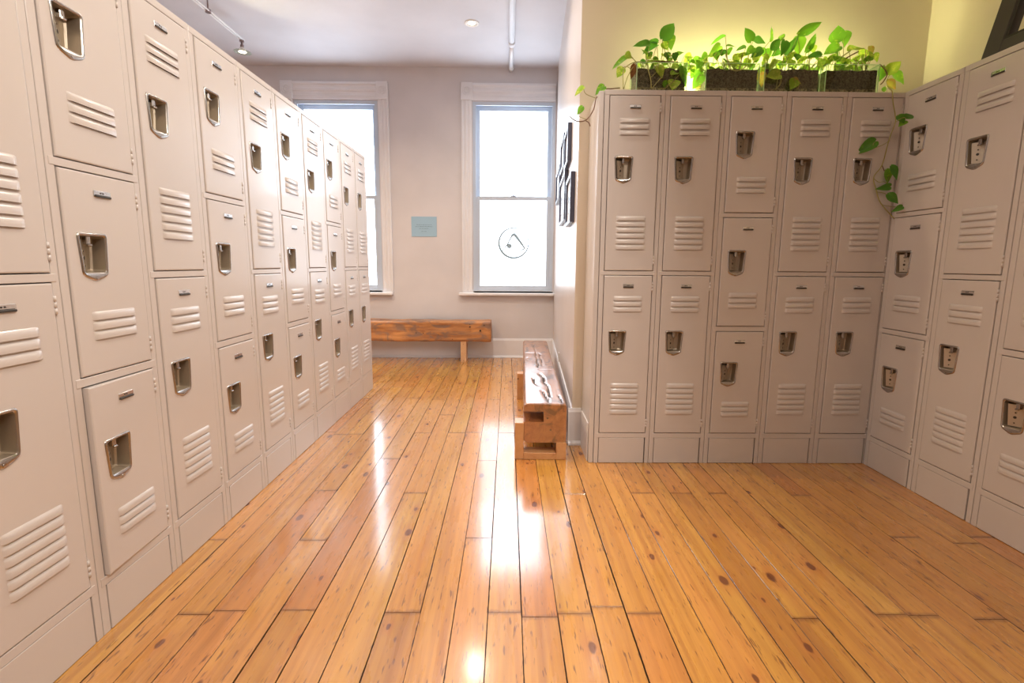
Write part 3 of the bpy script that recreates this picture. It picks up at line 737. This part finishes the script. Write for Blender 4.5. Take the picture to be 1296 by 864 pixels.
spot(4.60, 'lit spotlight with a clear glass shade hanging from the rail over the left lockers', 40, (1.2, 1.4, 0))
t = thing('light_rail', 'added unseen track rail under the ceiling on the right, carrying the fill spots', 'light rail', (.95, 0, RZ))  # unseen rail, added to carry the two fill spots
b = MB(); b.bbox((-.018, -1.2, -.006), (-.008, 1.1, .006), .002); b.bbox((.008, -1.2, -.006), (.018, 1.1, .006), .002); b.build('rail', M_TRIM, t)
for yy in (-1.0, .9):
    b = MB(); b.cyl((0, yy, .0), (0, yy, ZC-RZ-.0005), .006, n=10); b.cyl((0, yy-.0, -.010), (0, yy, .012), .022, n=14); b.build('standoff', M_STEEL, t)
spot(.75, 'added unseen spotlight on the right brightening the left locker row, nearer the plants', 125, (-1.2, 1.9, .8), .95, 95, (1, .90, .80))  # unseen spot, added to brighten the left lockers
spot(-.6, 'added unseen spotlight on the right brightening the left locker row, behind the camera', 110, (-1.2, .9, .7), .95, 95, (1, .90, .80))  # second unseen spot, added to lift the near left lockers
downlight(-1.8, 2.92, 'recessed ceiling light above the row of left lockers', 40, (1.0, .72, .45))

# ------------------------------------------------------------------ planters, vines, grow light
PL_X = [(.651, .907), (1.004, 1.277), (1.305, 1.590), (1.619, 1.892)]
PY0, PY1 = 2.545, 2.685; ZT = LH
PLAB = ['leftmost clear planter box with dark soil on the lockers', 'second clear planter box from left on the lockers', 'third clear planter box from left on the lockers', 'rightmost clear planter box with gravel layer on the lockers']
for (x0, x1), lab in zip(PL_X, PLAB):
    t = thing('planter_box', lab, 'planter', (x0, PY0, ZT), 0, 'planters on the lockers')
    w, d, h, th = x1-x0, PY1-PY0, .142, .005; b = MB()
    b.box((0, 0, 0), (w, th, h)); b.box((0, d-th, 0), (w, d, h)); b.box((0, th, 0), (th, d-th, h)); b.box((w-th, th, 0), (w, d-th, h)); b.box((th, th, 0), (w-th, d-th, .004))
    b.build('clear_box', M_GLASS, t)
    b = MB(); z = h+.0003
    b.box((0, 0, z), (w, th, z+.0018)); b.box((0, d-th, z), (w, d, z+.0018)); b.box((0, th, z), (th, d-th, z+.0018)); b.box((w-th, th, z), (w, d-th, z+.0018))
    for ex in (0, w): b.box((ex-.0016, -.0016, 0), (ex+.0016, .0016, z))
    b.build('polished_edge', M_EDGE, t)
    # soil with an uneven top
    nx, ny = 26, 10; b = MB(); g = .0062; vs = []; f = []
    for j in range(ny+1):
        for i in range(nx+1):
            u, v = g+(w-2*g)*i/nx, g+(d-2*g)*j/ny
            vs.append((u, v, .116+.008*noise.noise(Vector((u*22+x0*40, v*22, 0)))))
    for j in range(ny):
        for i in range(nx): a = j*(nx+1)+i; f.append((a, a+1, a+nx+2, a+nx+1))
    b.add(vs, f, 0)
    ring = [j*(nx+1) for j in range(0)]
    edge = [i for i in range(nx+1)]+[(j+1)*(nx+1)-1 for j in range(1, ny+1)]+[ny*(nx+1)+i for i in range(nx-1, -1, -1)]+[j*(nx+1) for j in range(ny-1, 0, -1)]
    b.loft([[vs[i] for i in edge], [(vs[i][0], vs[i][1], .026) for i in edge]], 0)
    b.build('soil', M_SOIL, t)
    b = MB(); b.box((g, g, .0045), (w-g, d-g, .0258)); b.build('gravel', M_GRAV, t)

def leaf_mesh(curl, fold, nm, mt):
    prof = [(-.06, .14), (0, .30), (.10, .43), (.24, .50), (.42, .47), (.60, .37), (.78, .22), (.92, .08), (1.0, .0)]
    b = MB(); L = []
    for i, (tt, w) in enumerate(prof):
        row = []
        for u in (-1, -.55, 0, .55, 1):
            y = tt if abs(u) > .1 or i > 1 else (.02 if i == 0 else .04)
            row.append((u*w, y, fold*abs(u)*w-curl*max(0, tt)**2*.6+.02*math.sin(tt*9+u)))
        L.append(row)
    b.loft(L, 0, True, closed=False)
    return b.mesh(nm, mt, fix=False)
LM = {(k, c): leaf_mesh(cv, fv, 'leaf_'+k+str(c), M_LEAF[k]) for k in M_LEAF for c, (cv, fv) in enumerate(((.05, .22), (.22, .32), (.42, .2)))}
def bez(a, c, sag, n=7):
    m_ = (a+c)/2+sag; return [a*(1-t)**2+m_*2*t*(1-t)+c*t*t for t in [i/n for i in range(n+1)]]
def leaf(parent, o, base, tip, w, kind, tilt, roll, curl):
    d = tip-base; l = d.length; ty = d.normalized()
    nrm = Vector((0.25*math.sin(roll*3), -1, .25+tilt)); nrm = (nrm-ty*nrm.dot(ty)).normalized()
    nrm = Matrix.Rotation(roll, 3, ty) @ nrm; tx = ty.cross(nrm)
    lf = obj('leaf', LM[(kind, curl)], parent)
    lf.matrix_local = Matrix(((tx.x*w, ty.x*l, nrm.x*l, base.x-o.x), (tx.y*w, ty.y*l, nrm.y*l, base.y-o.y), (tx.z*w, ty.z*l, nrm.z*l, base.z-o.z), (0, 0, 0, 1)))
def plant(name, label, ox, oy, sc, leaves, root, Yc, rnd=0, seed=1, vines=(), fill=None):
    rg = random.Random(seed); o = Vector(root)
    t = thing(name, label, 'plant', tuple(o), 0, 'trailing plants on the lockers')
    P = lambda X, Z, Yd: at(ox+X/sc, oy+Z/sc, Yd)
    st = MB(); pxm = Yc/FPX/sc*1.01
    for e in leaves:
        bx, bz, tx, tz, w, k = e[:6]; Yd = Yc+(e[6] if len(e) > 6 else rg.uniform(-.05, .05)); src = e[7] if len(e) > 7 else None
        B = P(bx, bz, Yd); T = P(tx, tz, Yd+rg.uniform(-.02, .02))
        leaf(t, o, B, T, w*pxm*1.25, k, rg.uniform(-.2, .3), rg.uniform(-.5, .5), rg.randrange(3))
        if src == 'none': continue
        if src: s0 = P(src[0], src[1], Yd)
        else: s0 = Vector((min(max(B.x+rg.uniform(-.05, .05), o.x-.11), o.x+.11), oy_c+rg.uniform(-.04, .04), ZT+.115))
        st.tube([q-o for q in bez(s0, B, Vector((rg.uniform(-.01, .01), rg.uniform(-.01, .01), .02)))], .0016, 5)
    if fill:
        (x0, x1), n, kinds = fill
        for i in range(n):
            x = rg.uniform(x0+.01, x1-.01); y = rg.uniform(PY0+.01, PY1-.01); hgt = rg.uniform(.0, .07)
            B = Vector((x, y, ZT+.125+hgt)); T = B+Vector((rg.uniform(-.045, .045), rg.uniform(-.03, .015), rg.uniform(-.02, .025)))
            leaf(t, o, B, T, rg.uniform(.030, .048), rg.choice(kinds), rg.uniform(0, .9), rg.uniform(-.8, .8), rg.randrange(3))
            st.tube([q-o for q in bez(Vector((x+rg.uniform(-.03, .03), y, ZT+.114)), B, Vector((0, 0, .01)), 4)], .0014, 5)
    if st.v: st.build('stems', M_STEM, t)
    for v, r, mt in vines:
        pts = [P(X, Z, Yd)-o for X, Z, Yd in v]; sm = []
        for i in range(len(pts)-1):
            a, bq = pts[max(0, i-1)], pts[min(len(pts)-1, i+2)]
            for k in range(5):
                s = k/5; p0_, p1_ = pts[i], pts[i+1]
                sm.append(.5*((2*p0_)+(-a+p1_)*s+(2*a-5*p0_+4*p1_-bq)*s*s+(-a+3*p0_-3*p1_+bq)*s**3))
        sm.append(pts[-1]); vb = MB(); vb.tube(sm, r, 6); vb.build('vine', mt, t)
    return t
oy_c = (PY0+PY1)/2
FR = -.075     # offset in front of the planter, for leaves that trail over its face
p1 = [(590,255,742,52,115,'d'), (450,312,280,300,75,'d'), (545,282,425,285,62,'d'), (532,318,375,402,85,'d'), (655,212,690,378,115,'g'), (205,455,30,560,55,'g',-.02,(300,500)), (185,418,258,462,75,'l',-.02,(290,495)), (160,565,92,668,78,'l',-.04,(250,600)),
      (292,530,248,688,60,'b',-.04,'none'), (545,545,598,668,75,'l',FR,(520,600)), (690,645,788,605,65,'l',FR,(690,660)), (722,705,700,806,100,'l',FR,(640,770)), (790,560,845,775,70,'g',FR,'none'), (735,430,825,400,80,'g'), (840,430,920,490,85,'l'), (1022,650,920,790,95,'g',FR+.02,(960,720)),
      (930,505,1085,470,75,'g'), (720,405,742,498,70,'d'), (590,295,655,375,60,'l'), (640,400,650,475,60,'d'), (830,480,900,520,70,'l'), (880,560,960,640,80,'l'), (1000,560,1010,660,60,'l'), (1030,740,930,800,60,'y'), (350,500,430,515,45,'d'), (450,400,470,470,50,'d'), (600,720,640,790,60,'g',FR,'none'), (950,590,900,690,60,'g')]
plant('pothos_plant', 'pothos vine with dark leaves in the leftmost planter', 770, 20, 8.64, p1, (.78, oy_c, ZT+.11), oy_c, seed=3, fill=((.66, .99), 34, 'gll'),
      vines=[([(330,500,2.62),(240,525,2.60),(170,590,2.56),(160,690,2.535),(165,800,2.53)], .0022, M_STEM), ([(300,520,2.60),(250,590,2.56),(205,680,2.54),(168,800,2.53)], .0022, M_STEM), ([(420,530,2.55),(450,640,2.535),(465,700,2.535),(470,795,2.53)], .0025, M_STEM), ([(540,600,2.54),(470,670,2.535)], .0018, M_STEM), ([(590,660,2.535),(480,790,2.53)], .0018, M_STEM), ([(780,640,2.535),(640,780,2.53),(540,800,2.53)], .0018, M_STEM), ([(430,490,2.60),(600,500,2.59),(760,505,2.59)], .0030, M_STEMD)])
p2 = [(328,225,160,292,55,'g'), (612,278,543,128,85,'g'), (640,262,768,300,100,'d'), (815,278,835,112,72,'g'), (552,350,440,372,95,'d'), (340,335,452,318,48,'g'), (272,328,145,440,75,'g'), (732,365,602,458,75,'d'), (640,345,558,420,70,'g'), (132,420,62,465,62,'g'), (445,418,452,535,75,'l'), (770,365,795,485,90,'g'),
      (300,370,290,440,70,'d'), (360,360,370,430,80,'g'), (520,400,505,470,70,'l'), (220,400,240,480,60,'g'), (690,420,640,500,60,'l'), (60,500,15,580,70,'g'), (40,600,10,720,70,'g'), (60,640,30,700,60,'l')]
plant('pothos_plant', 'pothos vine with mixed green leaves in the second planter', 880, 20, 8.64, p2, (1.14, oy_c, ZT+.11), oy_c, seed=5, fill=((.98, 1.30), 44, 'gll'),
      vines=[([(360,500,2.56),(375,570,2.538),(430,600,2.535),(500,590,2.535),(560,540,2.54)], .0022, M_STEM), ([(440,590,2.536),(470,500,2.56)], .0016, M_STEM), ([(490,590,2.536),(510,500,2.56)], .0016, M_STEM)])
p3 = [(432,205,700,66,80,'g'), (140,372,245,238,75,'d'), (240,275,282,182,48,'g'), (292,272,270,425,85,'d'), (312,425,432,188,78,'d'), (432,228,452,432,115,'g'), (518,395,660,168,62,'g'), (575,325,605,410,95,'l'), (232,372,155,432,65,'d'), (238,640,82,665,105,'l',FR,(190,800)), (402,700,345,808,85,'l',FR,'none'), (378,690,468,745,55,'y',FR,(420,805)),
      (190,480,115,608,48,'l',FR), (690,440,515,450,75,'d'), (360,400,370,470,70,'l'), (490,440,480,500,70,'l'), (300,440,290,510,60,'l'), (420,420,420,490,60,'d'), (60,450,90,500,70,'l'), (20,620,45,760,80,'y',FR+.02,'none'), (620,420,660,480,60,'g'), (40,560,10,660,70,'l',FR+.02,'none'), (80,360,60,450,80,'g'), (700,470,660,580,60,'l',FR)]
plant('pothos_plant', 'pothos vine with long pointed leaves in the third planter', 960, 20, 8.64, p3, (1.447, oy_c, ZT+.11), oy_c, seed=8, fill=((1.30, 1.61), 46, 'gll'),
      vines=[([(245,690,2.535),(240,740,2.533),(185,808,2.53)], .0026, M_STEM), ([(440,720,2.535),(440,770,2.533),(415,810,2.53)], .0022, M_STEM)])
p4 = [(250,292,270,102,120,'g'), (330,172,345,335,95,'g'), (282,330,105,425,105,'g'), (385,388,572,338,98,'l'), (562,368,498,462,95,'l'), (615,333,642,432,48,'y'), (642,450,555,482,55,'g'), (658,415,702,505,65,'l'), (788,632,968,488,98,'l',-.03,(800,640)), (862,640,1000,735,118,'g',-.03,(800,700)),
      (800,712,908,805,65,'y',-.05,(790,720)), (770,560,712,722,75,'g',-.01,(760,550)), (742,806,818,798,40,'g',-.05,'none'), (190,430,210,500,80,'l'), (150,460,120,540,70,'l'), (100,500,60,590,60,'l'), (300,470,330,530,70,'l'), (450,450,470,520,80,'l'), (380,470,360,530,70,'l'), (240,440,260,510,70,'g'), (520,440,560,510,70,'l')]
plant('pothos_plant', 'pothos vine with pale lime leaves in the rightmost planter', 1030, 20, 8.64, p4, (1.755, oy_c, ZT+.11), oy_c, seed=12, fill=((1.62, 1.89), 36, 'llg'),
      vines=[([(270,470,2.60),(330,430,2.59),(400,385,2.585)], .003, M_STEM), ([(350,465,2.59),(430,420,2.58),(490,390,2.575)], .003, M_STEMD), ([(720,530,2.60),(780,590,2.56),(800,650,2.55),(760,720,2.53),(730,750,2.53)], .0028, M_STEMD)])
ph = [(340,182,378,235,50,'d',-.075,(322,215)), (388,202,445,168,42,'d',-.09,(325,225)), (195,348,72,428,60,'d',0,'none'), (292,508,348,595,38,'d',-.04,'none'), (262,530,275,625,42,'g',0,'none'), (288,640,200,655,36,'d',0,'none'), (268,692,345,748,45,'d',-.04,'none'), (368,768,305,797,30,'d',-.06,'none'), (385,215,350,245,35,'g',-.08,'none')]
HY = 2.492
plant('hanging_vine', 'single pothos strand hanging down over the corner lockers', 1070, 110, 5.08, ph, tuple(at(1070+300/5.08, 110+10/5.08, 2.52)), HY, seed=14,
      vines=[([(262,-8,2.62),(285,12,2.55),(302,32,HY+.008),(306,100,HY),(320,180,HY),(320,232,HY),(280,340,HY),(236,500,HY),(182,580,HY),(198,660,HY),(226,745,HY),(322,855,HY)], .0026, M_STEM),
             ([(285,345,HY),(235,375,HY),(182,390,HY-.005),(180,365,HY-.005),(195,349,HY)], .0016, M_STEM), ([(184,590,HY),(215,612,HY),(250,610,HY),(288,640,HY)], .0015, M_STEM), ([(205,675,HY),(240,680,HY),(268,692,HY)], .0015, M_STEM), ([(230,755,HY),(300,770,HY),(335,768,HY),(372,775,HY)], .0015, M_STEM), ([(236,505,HY),(250,540,HY)], .002, M_STEMD), ([(300,540,HY),(270,600,HY),(262,640,HY)], .0015, M_STEM)])
pl_ = [(432,280,322,378,80,'g',0,'none'), (180,288,68,402,55,'l',0,'none'), (168,525,98,628,55,'g',0,'none')]
plant('trailing_vine', 'short pothos strand trailing over the left end of the locker row', 720, 80, 9.6, pl_, tuple(at(720+450/9.6, 80+322/9.6, 2.60)), 2.58, seed=16,
      vines=[([(620,300,2.62),(520,310,2.60),(440,318,2.59),(370,400,2.57),(330,425,2.57),(300,560,2.57),(215,685,2.57),(100,705,2.57),(5,645,2.57)], .0028, M_STEMD), ([(330,425,2.57),(250,395,2.57),(195,360,2.57),(178,300,2.58)], .0016, M_STEM), ([(215,685,2.57),(140,655,2.57),(118,630,2.57),(150,560,2.58)], .0016, M_STEM), ([(205,700,2.57),(240,720,2.57),(258,765,2.57)], .0025, M_STEMD), ([(440,318,2.59),(435,285,2.58)], .0016, M_STEM)])
# grow light behind the planters
t = thing('grow_light', 'slim bright grow light lying behind the planters against the wall', 'lamp', (0, 0, ZT))
b = MB(); b.bbox((.80, 2.70, 0), (1.90, 2.75, .022), .003); b.build('housing', M_WHITEP, t)
b = MB(); b.bbox((.81, 2.709, .0222), (1.89, 2.741, .034), .006); b.build('tube', M_GROWT, t)
